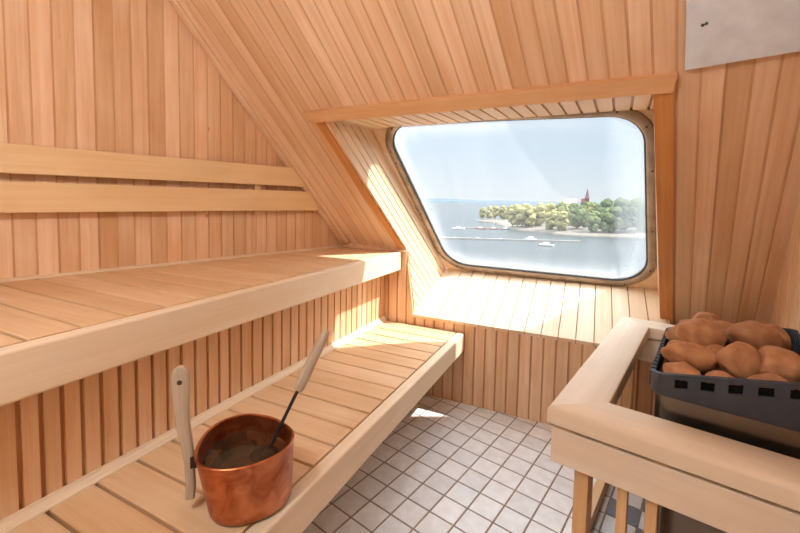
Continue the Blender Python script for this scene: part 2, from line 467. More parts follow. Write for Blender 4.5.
L(tc.outputs['Object'], mp.inputs['Vector']); L(mp.outputs['Vector'], nz.inputs['Vector'])
mr = N('ShaderNodeMapRange'); mr.inputs['From Min'].default_value = .3; mr.inputs['From Max'].default_value = .7
mr.inputs['To Min'].default_value = .75; mr.inputs['To Max'].default_value = 1.25; L(nz.outputs['Fac'], mr.inputs['Value'])
mm = N('ShaderNodeMath'); mm.operation = 'MULTIPLY'; mm.use_clamp = True; L(at.outputs['Fac'], mm.inputs[0]); L(mr.outputs[0], mm.inputs[1])
mf = N('ShaderNodeMixShader'); L(mm.outputs[0], mf.inputs[0]); L(trn.outputs[0], mf.inputs[1]); L(ms.outputs[0], mf.inputs[2])
L(mf.outputs[0], out.inputs['Surface'])
GLASS = m
mb = MB(); glp = rounded(GQ, 0, RAD); mist = []
fr_ = [0, .25, .45, .6, .72, .8, .86, .91, .95, .98, 1.0]
rings = []
for s in fr_[1:]:
    rings.append([(cx + (x - cx) * s, cy + (y - cy) * s) for x, y in glp])
def mist_of(x, y, s):
    v = MIST0 + .16 * max(0, (s - .80) / .2) ** 2
    rx = (x - (1.9 + .17 * (y - 20))) / 1.0           # the misted strip down the right side
    v += .14 * max(0, min(1, (rx + 1.35) / .25))
    v += .07 * max(0, (y - 24.3) / .8)
    return min(.9, v)
MIST0 = .035
n = len(glp)
for side, h in ((0, .02), (1, -.05)):
    b0 = len(mb.v); mb.v.append(wpt(cx, cy, h)); mist.append(MIST0)
    for s, rg in zip(fr_[1:], rings):
        for x, y in rg: mb.v.append(wpt(x, y, h)); mist.append(mist_of(x, y, s))
    for i in range(n): mb.face([b0, b0 + 1 + i, b0 + 1 + (i + 1) % n])
    for k in range(len(rings) - 1):
        for i in range(n):
            j = (i + 1) % n; p = b0 + 1 + k * n; q = p + n
            mb.face([p + i, q + i, q + j, p + j])
b1, b2 = 1 + (len(rings) - 1) * n, len(mb.v) // 2 + 1 + (len(rings) - 1) * n
for i in range(n): mb.face([b1 + i, b2 + i, b2 + (i + 1) % n, b1 + (i + 1) % n])
pane = mb.build('pane', GLASS, win)
at = pane.data.attributes.new('mist', 'FLOAT', 'POINT'); at.data.foreach_set('value', mist)

# trims on the slope around the recess
def strim(name, pts, th, mat, lab=None):
    mb = MB(); mb.poly(pts, smap, th, -.3, uo=(random.random() * 5, random.random() * 5), tint=.55, swap=('swap' in (lab or '')))
    return struct(mb.build(name, mat))
strim('trim_2', [(-12.30, 15.02), (2.20, 15.0), (2.06, 15.36), (-12.24, 15.36)], .26, TRIMW, 'swap')
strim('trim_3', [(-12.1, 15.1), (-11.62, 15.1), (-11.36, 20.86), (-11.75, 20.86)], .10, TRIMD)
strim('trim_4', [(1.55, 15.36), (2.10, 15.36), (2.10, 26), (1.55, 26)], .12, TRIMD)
# quarter-round moulding in the corner of left wall and slope
mb = MB()
d = Vector((LD.x, LD.y, -KS * LD.y)).normalized()
u = LN; w = d.cross(u).normalized()
if w.dot(SN) > 0: w = -w
P0 = W(lwx(10.4), 10.4, CS - KS * 10.4)
prof = [(-.1 * T, -.1 * T), (.72 * T, -.1 * T), (.72 * T, .05 * T), (.64 * T, .10 * T), (.44 * T, .10 * T), (.40 * T, .16 * T), (.28 * T, .20 * T), (.12 * T, .20 * T), (.06 * T, .14 * T), (-.1 * T, .14 * T)]
mb.prism(P0, u, w, d, prof, 0, 16.2 * T)
struct(mb.build('trim_5', PANEL))
# small strips along the bench backs
mb = MB(); q = .2 * T
prof = [(0, 0), (.24 * T, 0), (.24 * T, .05 * T), (.17 * T, .07 * T), (.13 * T, .13 * T), (.08 * T, .16 * T), (.06 * T, .22 * T), (0, .22 * T)]
mb.prism(W(XL, 0, 4.02), X, Z, Y, prof, YB * T, 20.8 * T); struct(mb.build('trim_6', BENCH))
mb = MB(); mb.box(W(L0.x, L0.y, 8.2), LN, Z, LD, 0, .14 * T, 0, .1 * T, (YB - L0.y) / LD.y * T, 14.9 * T); struct(mb.build('trim_7', BENCH))

# ------------------------------------------------------------------ benches
def bench(name, label, xback, xf0, xf1, ztop, zbot, yend, groove_phase, slanted, kinds):
    root = empty(name, W(xf0, 10, 0 if kinds == 'low' else zbot), label, 'bench')
    mb = MB(); ed = steps(YB, yend, 1.0, groove_phase)
    for y0, y1 in zip(ed[:-1], ed[1:]):
        y0c, y1c = max(y0, YB + .05), min(y1, yend)
        if y1c - y0c < .1: continue
        tint = min(1, max(0, random.gauss(.55, .28)))
        prof = rect((y0c + .04) * T, (y1c - .04) * T, (ztop - .28) * T, ztop * T, .035 * T)
        if slanted: l0 = (lambda a, h: (lwx(a / T) + .02) * T)
        else: l0 = xback * T
        mb.prism(Vector((0, 0, 0)), Y, Z, X, prof, l0, (xf0 - .035) * T, tint)
    mb.build('seat', SEATW, root)
    mb = MB(); mb.box(Vector((0, 0, 0)), X, Z, Y, xf0 * T, xf1 * T, zbot * T, ztop * T, YB * T + .05 * T, yend * T, .7, bev=.07 * T)
    mb.build('front_board', BENCH, root)
    mb = MB()
    mb.box(Vector((0, 0, 0)), X, Z, Y, (xf0 - .4) * T, xf0 * T, (ztop - .75) * T, (ztop - .28) * T, YB * T + .1 * T, (yend - .1) * T)
    xb = XL + .02
    mb.box(Vector((0, 0, 0)), X, Z, Y, xb * T, (xb + .35) * T, (ztop - .75) * T, (ztop - .28) * T, YB * T + .1 * T, (yend - .1) * T)
    mb.build('support_frame', BENCH, root)
    if kinds == 'low':
        for yy in (-1, 6.3, 13.3, 19.8):
            mb = MB(); mb.box(W(xf0 - 3.6, yy, 0), X, Y, Z, -.3 * T, .3 * T, -.3 * T, .3 * T, .0, (ztop - .28) * T); mb.build('leg', BENCH, root)
    return root
bench('sauna_bench', 'upper pale wooden sauna bench running along the left wall beneath the backrest boards', None, -10.36, -10.0, 8.2, 7.13, 20.72, .85, True, 'up')
bench('sauna_bench', 'lower pale wooden sauna bench with the copper bucket standing on it', XL + .05, -6.48, -6.06, 4.02, 3.02, 20.72, .26, False, 'low')

# backrest boards on the left wall
br = empty('backrest', W(lwx(8) + .3, 8, 10.55), 'pair of long pale horizontal backrest boards on the left wall above the upper bench', 'backrest')
def along(y): return a_of_y(y) * T
P0 = W(L0.x, L0.y, 0)
for z0, z1, ye in ((11.87, 12.86, 17.95), (10.55, 11.60, 18.75)):
    mb = MB(); mb.box(P0, LN, Z, LD, .22 * T, .48 * T, z0 * T, z1 * T, along(YB + .5), lambda a, n, ye=ye, z0=z0: along(ye) - (n - z0 * T) * .6, .5, bev=.03 * T)
    mb.build('rail', RAILW, br)
for yy in (4.9, 15.0):
    mb = MB(); mb.box(P0, LN, Z, LD, .0, .225 * T, 10.4 * T, 12.7 * T, along(yy), along(yy) + .35 * T); mb.build('spacer', RAILW, br)

# ------------------------------------------------------------------ bucket
BC = (-7.13, 6.45)
rimp = [(-7.34, 5.40), (-7.60, 5.60), (-7.83, 5.82), (-8.04, 6.12), (-8.2, 6.43), (-8.21, 6.88), (-7.95, 7.29), (-7.43, 7.46), (-6.79, 7.43), (-6.26, 7.22), (-6.03, 6.9), (-6.02, 6.49), (-6.18, 6.06), (-6.4, 5.73), (-6.83, 5.47), (-7.08, 5.38)]
pol = sorted((math.atan2(y - BC[1], x - BC[0]), math.hypot(x - BC[0], y - BC[1])) for x, y in rimp)
def rimr(a):
    a = (a + math.pi) % (2 * math.pi) - math.pi; acc = wsum = 0
    for t, r in pol:
        dd = (a - t + math.pi) % (2 * math.pi) - math.pi
        w = math.exp(-(dd / .35) ** 2); acc += w * r; wsum += w
    return acc / wsum
BB, BT, ZB, ZR = (-7.12, 6.62), BC, 4.02, 5.57
def bloop(f, k=1.0, inset=0.0):       # f: 0 bottom .. 1 rim
    sc_ = (.86 + .14 * f) * k; cx_ = BB[0] + (BT[0] - BB[0]) * f; cy_ = BB[1] + (BT[1] - BB[1]) * f
    out = []
    for i in range(56):
        a = 2 * math.pi * i / 56; r = rimr(a) * sc_ - inset
        out.append(W(cx_ + r * math.cos(a), cy_ + r * math.sin(a), ZB + (ZR - ZB) * f))
    return out
m, nt, b = new_mat('copper')
N, L = nt.nodes.new, nt.links.new
tc = N('ShaderNodeTexCoord'); nz = N('ShaderNodeTexNoise'); nz.inputs['Scale'].default_value = 16; nz.inputs['Detail'].default_value = 6; nz.inputs['Distortion'].default_value = 1.2
L(tc.outputs['Object'], nz.inputs['Vector'])
rp = N('ShaderNodeValToRGB'); rp.color_ramp.elements[0].position = .3; rp.color_ramp.elements[1].position = .72
rp.color_ramp.elements[0].color = srgb(150, 76, 40); rp.color_ramp.elements[1].color = srgb(208, 134, 92)
L(nz.outputs['Fac'], rp.inputs['Fac']); L(rp.outputs['Color'], b.inputs['Base Color'])
b.inputs['Metallic'].default_value = .92; b.inputs['Roughness'].default_value = .34
n2 = N('ShaderNodeTexNoise'); n2.inputs['Scale'].default_value = 9; n2.inputs['Detail'].default_value = 2; L(tc.outputs['Object'], n2.inputs['Vector'])
bp = N('ShaderNodeBump'); bp.inputs['Strength'].default_value = .5; bp.inputs['Distance'].default_value = .006
L(n2.outputs['Fac'], bp.inputs['Height']); L(bp.outputs['Normal'], b.inputs['Normal'])
COPPER = m
bk = empty('bucket', W(BB[0], BB[1], ZB), 'oval copper water bucket with an upright wooden handle on the lower bench', 'bucket')
mb = MB()
ctr = lambda f, z: [W(BB[0], BB[1], z)] * 56
mb.loft([bloop(0, .9), bloop(.03, .96), bloop(.07, .99)] + [bloop(.07 + .93 * k / 10) for k in range(1, 11)] + [bloop(1, 1.0, -.02), bloop(1.012, 1.0, .0), bloop(1.0, 1, .05)]
        + [bloop(f, 1, .05) for f in (.9, .7, .5, .3, .12)] + [bloop(.06, .9, .05)], cap0=True, cap1=True)
mb.build('body', COPPER, bk, smooth='auto')
ha = math.atan2(5.80 - BC[1], -7.86 - BC[0]); hr = rimr(ha)
H0 = Vector((BC[0] + (hr + .13) * math.cos(ha), BC[1] + (hr + .13) * math.sin(ha)))
rdir = Vector((math.cos(ha), math.sin(ha), 0))
wd = rdir.copy(); fd = Vector((rdir.y, -rdir.x, 0))            # broad face looks across, width radial
if fd.dot(Vector((.8, -.6, 0))) < 0: fd = -fd
prof = [(4.38, .10, .06), (4.7, .105, .04), (5.2, .105, .06), (5.55, .12, .09), (5.85, .135, .14), (6.15, .145, .18), (6.5, .16, .20), (6.85, .185, .21), (7.1, .195, .22), (7.3, .18, .22), (7.42, .12, .22), (7.46, .05, .22)]
loops = []
for z, hw, sh in prof:
    c = Vector((H0.x, H0.y, 0)) + rdir * (sh - .06 + .03)
    lp_ = []
    for k in range(16):
        an = 2 * math.pi * k / 16
        ca_, sa_ = math.cos(an), math.sin(an)
        p = c + wd * hw * math.copysign(abs(ca_) ** .6, ca_) + fd * .075 * math.copysign(abs(sa_) ** .6, sa_)
        lp_.append(W(p.x, p.y, z))
    loops.append(lp_)
mb = MB(); mb.loft(loops, cap0=True, cap1=True)
hd = mb.build('handle', GREYW, bk, smooth='auto')
c = Vector((H0.x, H0.y, 7.12)) + rdir * .19
mb = MB(); mb.tube([W(*(c - fd * .079)), W(*(c + fd * .079))], .055 * T, 12); mb.build('hang_hole', plain('dark_hole', srgb(70, 52, 40), .9), hd)
mb = MB()
c = Vector((H0.x, H0.y, 5.3)) - rdir * .06
mb.box(W(c.x, c.y, 5.12), rdir, fd, Z, -.12 * T, .06 * T, -.09 * T, .09 * T, 0, .26 * T)
tag(mb.build('bracket', plain('bracket_iron', srgb(58, 46, 40), .5, .6), bk), 'dark metal bracket clasping the handle')
# water
m, nt, b = new_mat('bucket_water')
b.inputs['Base Color'].default_value = srgb(150, 118, 84); b.inputs['Roughness'].default_value = .04
b.inputs['Transmission Weight'].default_value = .9; b.inputs['IOR'].default_value = 1.33
WATER = m
fw = .74
mb = MB(); mb.loft([bloop(.12, .97, .07), bloop(.4, 1, .06), bloop(fw, 1, .06)], cap0=True, cap1=True)
wt = mb.build('water', WATER); tag(wt, 'still brownish water filling the copper bucket', 'water', kind='stuff')
# ladle
LA, LB = Vector((-6.93, 6.95, 4.9)), Vector((-6.28, 8.55, 7.72))
ld = empty('ladle', W(*LA), 'sauna ladle with black rod and wooden grip leaning in the bucket', 'ladle')
IRON = plain('black_iron', srgb(38, 34, 34), .45, .4)
pt = lambda f: W(*(LA.lerp(LB, f)))
mb = MB(); mb.tube([pt(-.02), pt(.56)], .045 * T, 10); mb.build('rod', IRON, ld, smooth='auto')
mb = MB(); mb.tube([pt(.50), pt(.505), pt(.54), pt(.62), pt(.75), pt(.9), pt(.985), pt(1.0)], [.05 * T, .11 * T, .135 * T, .14 * T, .13 * T, .125 * T, .105 * T, .06 * T], 14); tag(mb.build('grip', GREYW, ld, smooth='auto'), 'weathered grey wooden grip')
mb = MB()
bc = W(*LA) - Vector((0, 0, .25 * T)); lps = []
for (r, z) in ((.05, -.18), (.22, -.14), (.32, 0), (.36, .2), (.34, .2), (.30, .02), (.2, -.1), (.03, -.14)):
    lps.append([bc + Vector((r * T * math.cos(2 * math.pi * k / 20), r * T * math.sin(2 * math.pi * k / 20), z * T)) for k in range(20)])
mb.loft(lps, cap0=True, cap1=True); mb.build('bowl', IRON, ld, smooth='auto')

# ------------------------------------------------------------------ stove and its guard
O = RV(0, 0, 0)
STEEL = plain('stove_steel', srgb(118, 108, 100), .2, .95, var=.1, vscale=6)
BASK = plain('basket_grey', srgb(60, 65, 74), .5, .25, var=.08, vscale=30)
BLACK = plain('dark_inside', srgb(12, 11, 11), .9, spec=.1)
sv = empty('sauna_stove', RV(.6, 14, 0), 'steel sauna stove with dark slotted basket on top, inside the wooden guard', 'stove')
x0, x1, y0, y1 = -1.03, 2.18, 11.66, 16.6
zb = 6.47
def zr(rx): return 7.0 + .2 * (rx + .95)
mb = MB(); mb.box(O, RX, RY, Z, (x0 + .12) * T, (x1 - .05) * T, (y0 + .12) * T, (y1 - .12) * T, 1.2 * T, 6.6 * T, bev=.3 * T)
mb.build('body', STEEL, sv, smooth='auto')
for rx, ry in ((x0 + .5, y0 + .6), (x1 - .5, y0 + .6), (x0 + .5, y1 - .6), (x1 - .5, y1 - .6)):
    mb = MB(); mb.box(RV(rx, ry, 0), RX, RY, Z, -.15 * T, .15 * T, -.15 * T, .15 * T, 0, 1.25 * T); mb.build('foot', BLACK, sv)
# basket: rounded rectangular rim loops with slanted top; holes in front and slots in the sides are openings
def rrect(ins, z_of, r=.35, seg=5):
    out = []
    a0, a1, b0, b1 = x0 + ins, x1 - ins, y0 + ins, y1 - ins; r = max(.05, r - ins)
    for (cx_, cy_, st) in ((a0 + r, b0 + r, 180), (a1 - r, b0 + r, 270), (a1 - r, b1 - r, 0), (a0 + r, b1 - r, 90)):
        for k in range(seg + 1):
            an = math.radians(st + 90 * k / seg); rx, ry = cx_ + r * math.cos(an), cy_ + r * math.sin(an)
            out.append(RV(rx, ry, z_of(rx)))
    return out
mb = MB()                                            # lower band and floor
zt1 = lambda rx: zr(rx) - .34
mb.loft([rrect(.14, lambda r: zb - .03), rrect(.05, lambda r: zb), rrect(.0, lambda r: zb + .1), rrect(.0, zt1), rrect(.1, zt1), rrect(.1, lambda r: zb + .12)], cap0=True, cap1=True)
bs = mb.build('basket', BASK, sv, smooth='auto')
for ry in (y0 - .02, y1 - .1):                       # top rims, front and back
    mb = MB(); mb.box(RV(x0, ry, 0), RX, RY, Z, .3 * T, (x1 - x0 - .3) * T, 0, .13 * T, lambda a, n: (zr(x0 + a / T) - .12) * T, lambda a, n: zr(x0 + a / T) * T)
    mb.build('rim', BASK, bs)
def bar(rx, ry, w, along_x):
    mb = MB()
    if along_x: mb.box(RV(rx, ry, 0), RX, RY, Z, -w / 2 * T, w / 2 * T, 0, .1 * T, lambda a, n: (zr(rx + a / T) - .36) * T, lambda a, n: (zr(rx + a / T) - .08) * T)
    else: mb.box(RV(rx, ry, 0), RX, RY, Z, 0, .1 * T, -w / 2 * T, w / 2 * T, lambda a, n: (zr(rx) - .36) * T, lambda a, n: zr(rx) * T)
    mb.build('slot_bar', BASK, bs)
holes = [-.36 + .505 * k for k in range(5)]
edges_ = []
lft = x0 + .3
for h in holes:
    bar((lft + h - .13) / 2, y0, h - .13 - lft, True); bar((lft + h - .13) / 2, y1 - .1, h - .13 - lft, True); lft = h + .13
bar((lft + x1 - .3) / 2, y0, x1 - .3 - lft, True); bar((lft + x1 - .3) / 2, y1 - .1, x1 - .3 - lft, True)
yy = y0 + .3; nb = 15; pitch = (y1 - y0 - .6) / nb
for k in range(nb + 1):
    bar(x0, yy + k * pitch, pitch * .55, False); bar(x1 - .1, yy + k * pitch, pitch * .55, False)
# rounded corner pieces
for (cx_, cy_, st) in ((x0 + .35, y0 + .35, 180), (x1 - .35, y0 + .35, 270), (x1 - .35, y1 - .35, 0), (x0 + .35, y1 - .35, 90)):
    lo_, li_ = [], []
    for k in range(7):
        an = math.radians(st - 4 + 98 * k / 6)
        lo_.append((cx_ + .35 * math.cos(an), cy_ + .35 * math.sin(an))); li_.append((cx_ + .25 * math.cos(an), cy_ + .25 * math.sin(an)))
    ring = lambda dz: [RV(a, c_, zr(a) + dz) for a, c_ in lo_ + li_[::-1]]
    mb = MB(); mb.loft([ring(-.36), ring(.0)], cap0=True, cap1=True); mb.build('corner_bar', BASK, bs)
mb = MB()                                            # added black sheet standing in for shade inside the openings
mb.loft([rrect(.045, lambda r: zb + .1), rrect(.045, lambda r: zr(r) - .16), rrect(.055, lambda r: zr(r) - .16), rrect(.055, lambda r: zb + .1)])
mb.build('dark_backing', BLACK, bs)
mb = MB(); mb.box(O, RX, RY, Z, (x0 + .25) * T, (x1 - .25) * T, (y0 + .25) * T, (y1 - .25) * T, 6.55 * T, 6.7 * T); mb.build('heating_grate', BLACK, sv)

# stones
m, nt, b = new_mat('fired_stone')
N, L = nt.nodes.new, nt.links.new
tc = N('ShaderNodeTexCoord'); nz = N('ShaderNodeTexNoise'); nz.inputs['Scale'].default_value = 24; nz.inputs['Detail'].default_value = 7
L(tc.outputs['Object'], nz.inputs['Vector'])
rp = N('ShaderNodeValToRGB'); rp.color_ramp.elements[0].position = .32; rp.color_ramp.elements[1].position = .68
rp.color_ramp.elements[0].color = srgb(156, 108, 74); rp.color_ramp.elements[1].color = srgb(194, 146, 106)
oi = N('ShaderNodeObjectInfo'); hs = N('ShaderNodeHueSaturation')
mr = N('ShaderNodeMapRange'); mr.inputs['To Min'].default_value = .86; mr.inputs['To Max'].default_value = 1.12
L(oi.outputs['Random'], mr.inputs['Value']); L(mr.outputs[0], hs.inputs['Value'])
L(nz.outputs['Fac'], rp.inputs['Fac']); L(rp.outputs['Color'], hs.inputs['Color']); L(hs.outputs['Color'], b.inputs['Base Color'])
b.inputs['Roughness'].default_value = .85; b.inputs['Specular IOR Level'].default_value = .2
bp = N('ShaderNodeBump'); bp.inputs['Strength'].default_value = .4; bp.inputs['Distance'].default_value = .004
L(nz.outputs['Fac'], bp.inputs['Height']); L(bp.outputs['Normal'], b.inputs['Normal'])
STONE = m
import bmesh
def stone(rx, ry, z, ra, rb, rc, rot, tilt, seed, label):
    bm = bmesh.new(); bmesh.ops.create_icosphere(bm, subdivisions=4, radius=1)
    rnd = random.Random(seed)
    planes = [(Vector((rnd.uniform(-1, 1), rnd.uniform(-1, 1), rnd.uniform(-1, 1))).normalized(), rnd.uniform(.72, .92)) for _ in range(9)]
    M = Matrix.Rotation(rot, 3, 'Z') @ Matrix.Rotation(tilt, 3, 'Y')
    for v in bm.verts:
        p = v.co.copy()
        p *= .55 + .45 / (abs(p.x) ** 3.2 + abs(p.y) ** 3.2 + abs(p.z) ** 3.2) ** (1 / 3.2)
        for n_, d_ in planes:
            e = p.dot(n_) - d_
            if e > 0: p -= n_ * e * .8
        p *= 1 + .05 * noise.noise(p * 1.6 + Vector((seed, 0, 0))) + .02 * noise.noise(p * 5 + Vector((0, seed, 0)))
        p *= 1.05
        v.co = M @ Vector((p.x * ra, p.y * rb, p.z * rc)) * T
    me = bpy.data.meshes.new('sauna_stone'); bm.to_mesh(me); bm.free()
    me.polygons.foreach_set('use_smooth', [True] * len(me.polygons)); me.materials.append(STONE)
    o = bpy.data.objects.new('sauna_stone', me); COL.objects.link(o); o.location = RV(rx, ry, z)
    return tag(o, label, 'stone', 'stones heaped in the stove basket')
ST = [
 (-.58, 14.65, 7.28, .32, .40, .34, .3, .2, 'small brown stone at the left rear corner of the stove basket'),
 (-.07, 14.0, 7.56, .54, .50, .44, -.2, .35, 'large rounded brown stone high on the left of the heap'),
 (.06, 15.75, 7.52, .40, .42, .32, .1, 0, 'pale stone at the very back of the heap, only its top showing'),
 (.52, 15.2, 7.42, .44, .40, .36, .5, .2, 'brown stone at back centre between the two large top stones'),
 (1.09, 14.2, 7.70, .54, .46, .42, .1, .25, 'large wide pinkish brown stone high on the right of the heap'),
 (1.55, 15.3, 7.48, .34, .42, .40, 0, -.2, 'brown stone at the right rear corner partly behind the wide top stone'),
 (-.28, 12.85, 7.28, .60, .42, .32, .15, .12, 'flat oval light brown stone in the middle of the left side'),
 (-.38, 12.25, 6.98, .38, .34, .26, 0, 0, 'small rounded light brown stone low in the front left corner'),
 (.27, 13.45, 7.08, .42, .42, .44, .4, .3, 'dark shaded stone sunk in the gap at the centre of the heap'),
 (.72, 12.95, 7.34, .50, .42, .48, 1.1, .1, 'big blocky grooved brown stone front and centre of the heap'),
 (1.45, 13.05, 7.40, .45, .45, .42, .6, -.1, 'big squarish brown stone on the right side near the front'),
 (.42, 12.2, 7.02, .32, .30, .22, .2, 0, 'small stone peeping over the middle of the front rim'),
 (1.28, 12.2, 7.18, .42, .32, .24, 0, .1, 'flat stone low behind the front rim on the right'),
 (-.50, 13.6, 7.16, .28, .30, .24, .9, 0, 'small stone wedged behind the flat oval stone on the left'),
]
for k, s in enumerate(ST): stone(*s[:8], seed=k * 3 + 1, label=s[8])

# guard
gd = empty('stove_guard', RV(-2.4, 10.9, 0), 'pale wooden rail guard with mitred corner around the sauna stove', 'guard rail')
gx0, gw = -3.08, 1.24
gy0, gy1 = 10.28, 21.02
mt, zt = 5.52, 6.0
def rail(O_, ea, el, l0, l1, tint):
    mb = MB(); mb.prism(O_, ea, Z, el, [(0, (mt + .03) * T), (.03 * T, mt * T), ((gw - .03) * T, mt * T), (gw * T, (mt + .03) * T), (gw * T, (zt - .08) * T), ((gw - .02) * T, (zt - .025) * T), ((gw - .07) * T, zt * T), (.12 * T, zt * T), (.05 * T, (zt - .03) * T), (.012 * T, (zt - .08) * T), (0, (zt - .14) * T)], l0, l1, tint); return mb.build('top_rail', GUARDW, gd, smooth='auto')
rail(RV(gx0, gy0, 0), RX, RY, lambda a, n: a, lambda a, n: (gy1 - gy0) * T - a, .6)                 # left, mitred both ends
rail(RV(gx0, gy0, 0), RY, RX, lambda a, n: a, lambda a, n: (RW - .02 - gx0) * T, .35)              # front
rail(RV(gx0, gy1, 0), -RY, RX, lambda a, n: a, lambda a, n: (RW - .02 - gx0) * T, .6)              # rear
def fascia(O_, ea, el, l0, l1): 
    mb = MB(); mb.prism(O_, ea, Z, el, rect(0, .3 * T, 4.5 * T, 5.41 * T, .015 * T), l0, l1, .8); mb.build('apron', GUARDW, gd)
for f0 in (.25, 2.4, 4.8):
    mb = MB(); mb.box(RV(gx0 + f0, gy0 + .2, 0), RX, RY, Z, 0, .3 * T, 0, .18 * T, 5.38 * T, 5.54 * T); mb.build('spacer', POSTW, gd)
fascia(RV(gx0 + .1, gy0 + .1, 0), RY, RX, 0, (RW - .02 - gx0 - .1) * T)
fascia(RV(gx0 + .1, gy0 + .4, 0), RX, RY, 0, (gy1 - gy0 - .8) * T)
fascia(RV(gx0 + .1, gy1 - .1, 0), -RY, RX, 0, (RW - .02 - gx0 - .1) * T)
fascia(RV(gx0 + .1, gy1 - .95, 0), -RY, RX, .4 * T, (RW - .02 - gx0 - .1) * T)
def post(rx, ry, w, d_, ztop=5.5, name='leg'):
    mb = MB(); mb.box(RV(rx, ry, 0), RX, RY, Z, 0, w * T, 0, d_ * T, 0, ztop * T, .4, bev=.02 * T); mb.build(name, POSTW, gd)
post(-2.45, gy0 + .4, .34, .62); post(-1.46, gy0 + .42, .22, .34); post(-.86, gy0 + .42, .24, .34)
post(-2.62, gy1 - 1.7, .34, .6); post(1.6, gy0 + .42, .3, .34)
post(1.6, gy1 - 1.6, .3, .34)
mb = MB(); mb.box(RV(gx0 + .12, gy0 + 1.1, 0), RX, RY, Z, 0, .3 * T, 0, (gy1 - gy0 - 2.85) * T, 0, .55 * T); mb.build('bottom_rail', POSTW, gd)

# heat-shield sheet on the slope
PAN = plain('cement_board', srgb(218, 228, 236), .55, 0.0, var=.09, vscale=16)
hp = empty('heat_shield', smap(3.5, 13.5, .2), 'grey heat shield sheet screwed to the sloping wall above the stove', 'heat shield')
mb = MB(); mb.poly([(2.38, 10.6), (5.45, 10.6), (5.45, 14.76), (2.38, 14.92)], smap, .22, .13); mb.build('sheet', PAN, hp)
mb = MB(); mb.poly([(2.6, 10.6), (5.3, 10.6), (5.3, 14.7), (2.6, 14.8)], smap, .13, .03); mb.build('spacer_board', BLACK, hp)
for a, t in ((2.76, 14.1), (2.84, 14.08)):
    mb = MB(); mb.tube([smap(a, t, .2), smap(a, t, .26)], [.05 * T, .03 * T], 10); mb.build('screw', GASK, hp)

# added unseen globe light behind the camera, standing in for a flash
LX, LY, LZ, ADDED_GLOW = -5.5, -2.4, 18.0, 108.0
lp0 = empty('added_light', W(LX, YB, LZ), 'added unseen white globe light behind the camera, standing in for a flash', 'lamp')
mb = MB(); mb.tube([W(LX, YB + .23, LZ), W(LX, YB + .4, LZ)], [.5 * T, .45 * T], 28); mb.build('base', TRIMW, lp0)
gm = bpy.data.materials.new('added_light_glow'); gm.use_nodes = True; gb = gm.node_tree.nodes['Principled BSDF']
gb.inputs['Base Color'].default_value = (.9, .9, .9, 1); gb.inputs['Emission Color'].default_value = (.86, .93, 1, 1); gb.inputs['Emission Strength'].default_value = ADDED_GLOW
mb = MB(); lps = []
for k in range(1, 12):
    an = math.pi * k / 12
    lps.append([W(LX + .8 * math.sin(an) * math.cos(2 * math.pi * i / 24), LY - .8 * math.cos(an), LZ + .8 * math.sin(an) * math.sin(2 * math.pi * i / 24)) for i in range(24)])
mb.loft(lps, cap0=True, cap1=True); mb.build('globe', gm, lp0, smooth=True)

# ------------------------------------------------------------------ the world outside the window (metres)
def V3(x, y, z): return Vector((x, y, z))
m, nt, b = new_mat('sea_water'); N, L = nt.nodes.new, nt.links.new
b.inputs['Base Color'].default_value = srgb(50, 57, 60); b.inputs['Roughness'].default_value = .35
tc = N('ShaderNodeTexCoord'); mp = N('ShaderNodeMapping'); mp.inputs['Scale'].default_value = (.25, .8, 1); nz = N('ShaderNodeTexNoise'); nz.inputs['Scale'].default_value = 1; nz.inputs['Detail'].default_value = 4
L(tc.outputs['Object'], mp.inputs['Vector']); L(mp.outputs['Vector'], nz.inputs['Vector'])
bp = N('ShaderNodeBump'); bp.inputs['Strength'].default_value = .35; bp.inputs['Distance'].default_value = .3
L(nz.outputs['Fac'], bp.inputs['Height']); L(bp.outputs['Normal'], b.inputs['Normal'])
SEA = m
mb = MB(); mb.v += [V3(-6000, 20, -12), V3(6000, 20, -12), V3(6000, 9000, -12), V3(-6000, 9000, -12)]; mb.face([0, 1, 2, 3])
struct(mb.build('sea', SEA))
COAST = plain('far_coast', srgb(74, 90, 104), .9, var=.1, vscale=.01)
mb = MB(); lps = []
rnd = random.Random(3)
for k in range(81):
    x = -4200 + 8400 * k / 80
    h = 14 + 10 * noise.noise(Vector((x * .0012, 3, 0))) + 6 * noise.noise(Vector((x * .006, 7, 0)))
    if x > -900: h *= .75
    lps.append([V3(x, 2900, -12), V3(x, 2930, -12 + h * .7), V3(x, 3000, -12 + h + 12), V3(x, 3300, -12 + h + 10), V3(x, 3500, -12)])
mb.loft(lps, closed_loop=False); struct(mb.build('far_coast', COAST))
# island
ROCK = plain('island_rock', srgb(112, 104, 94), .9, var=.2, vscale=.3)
shore = [(-37.5, 197), (-33, 192.5), (-28, 189), (-20, 182), (-14, 177.5), (-4.6, 176), (6.3, 179), (13, 180.5), (22, 186), (40, 200), (60, 235), (58, 290), (20, 310), (-20, 300), (-58, 290), (-74, 275), (-72, 262), (-52, 238), (-42, 210)]
mb = MB()
cxs, cys = 2, 240
def ring(k, z): return [V3(cxs + (x - cxs) * k, cys + (y - cys) * k, z) for x, y in shore]
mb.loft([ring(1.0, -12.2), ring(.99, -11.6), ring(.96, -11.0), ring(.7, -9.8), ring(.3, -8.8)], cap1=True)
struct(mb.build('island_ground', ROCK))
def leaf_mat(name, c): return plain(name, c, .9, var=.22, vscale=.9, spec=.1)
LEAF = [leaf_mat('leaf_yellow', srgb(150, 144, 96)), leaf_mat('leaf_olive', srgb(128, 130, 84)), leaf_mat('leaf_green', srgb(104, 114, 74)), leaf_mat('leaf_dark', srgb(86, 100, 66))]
BARK = plain('bark', srgb(120, 100, 84), .9)
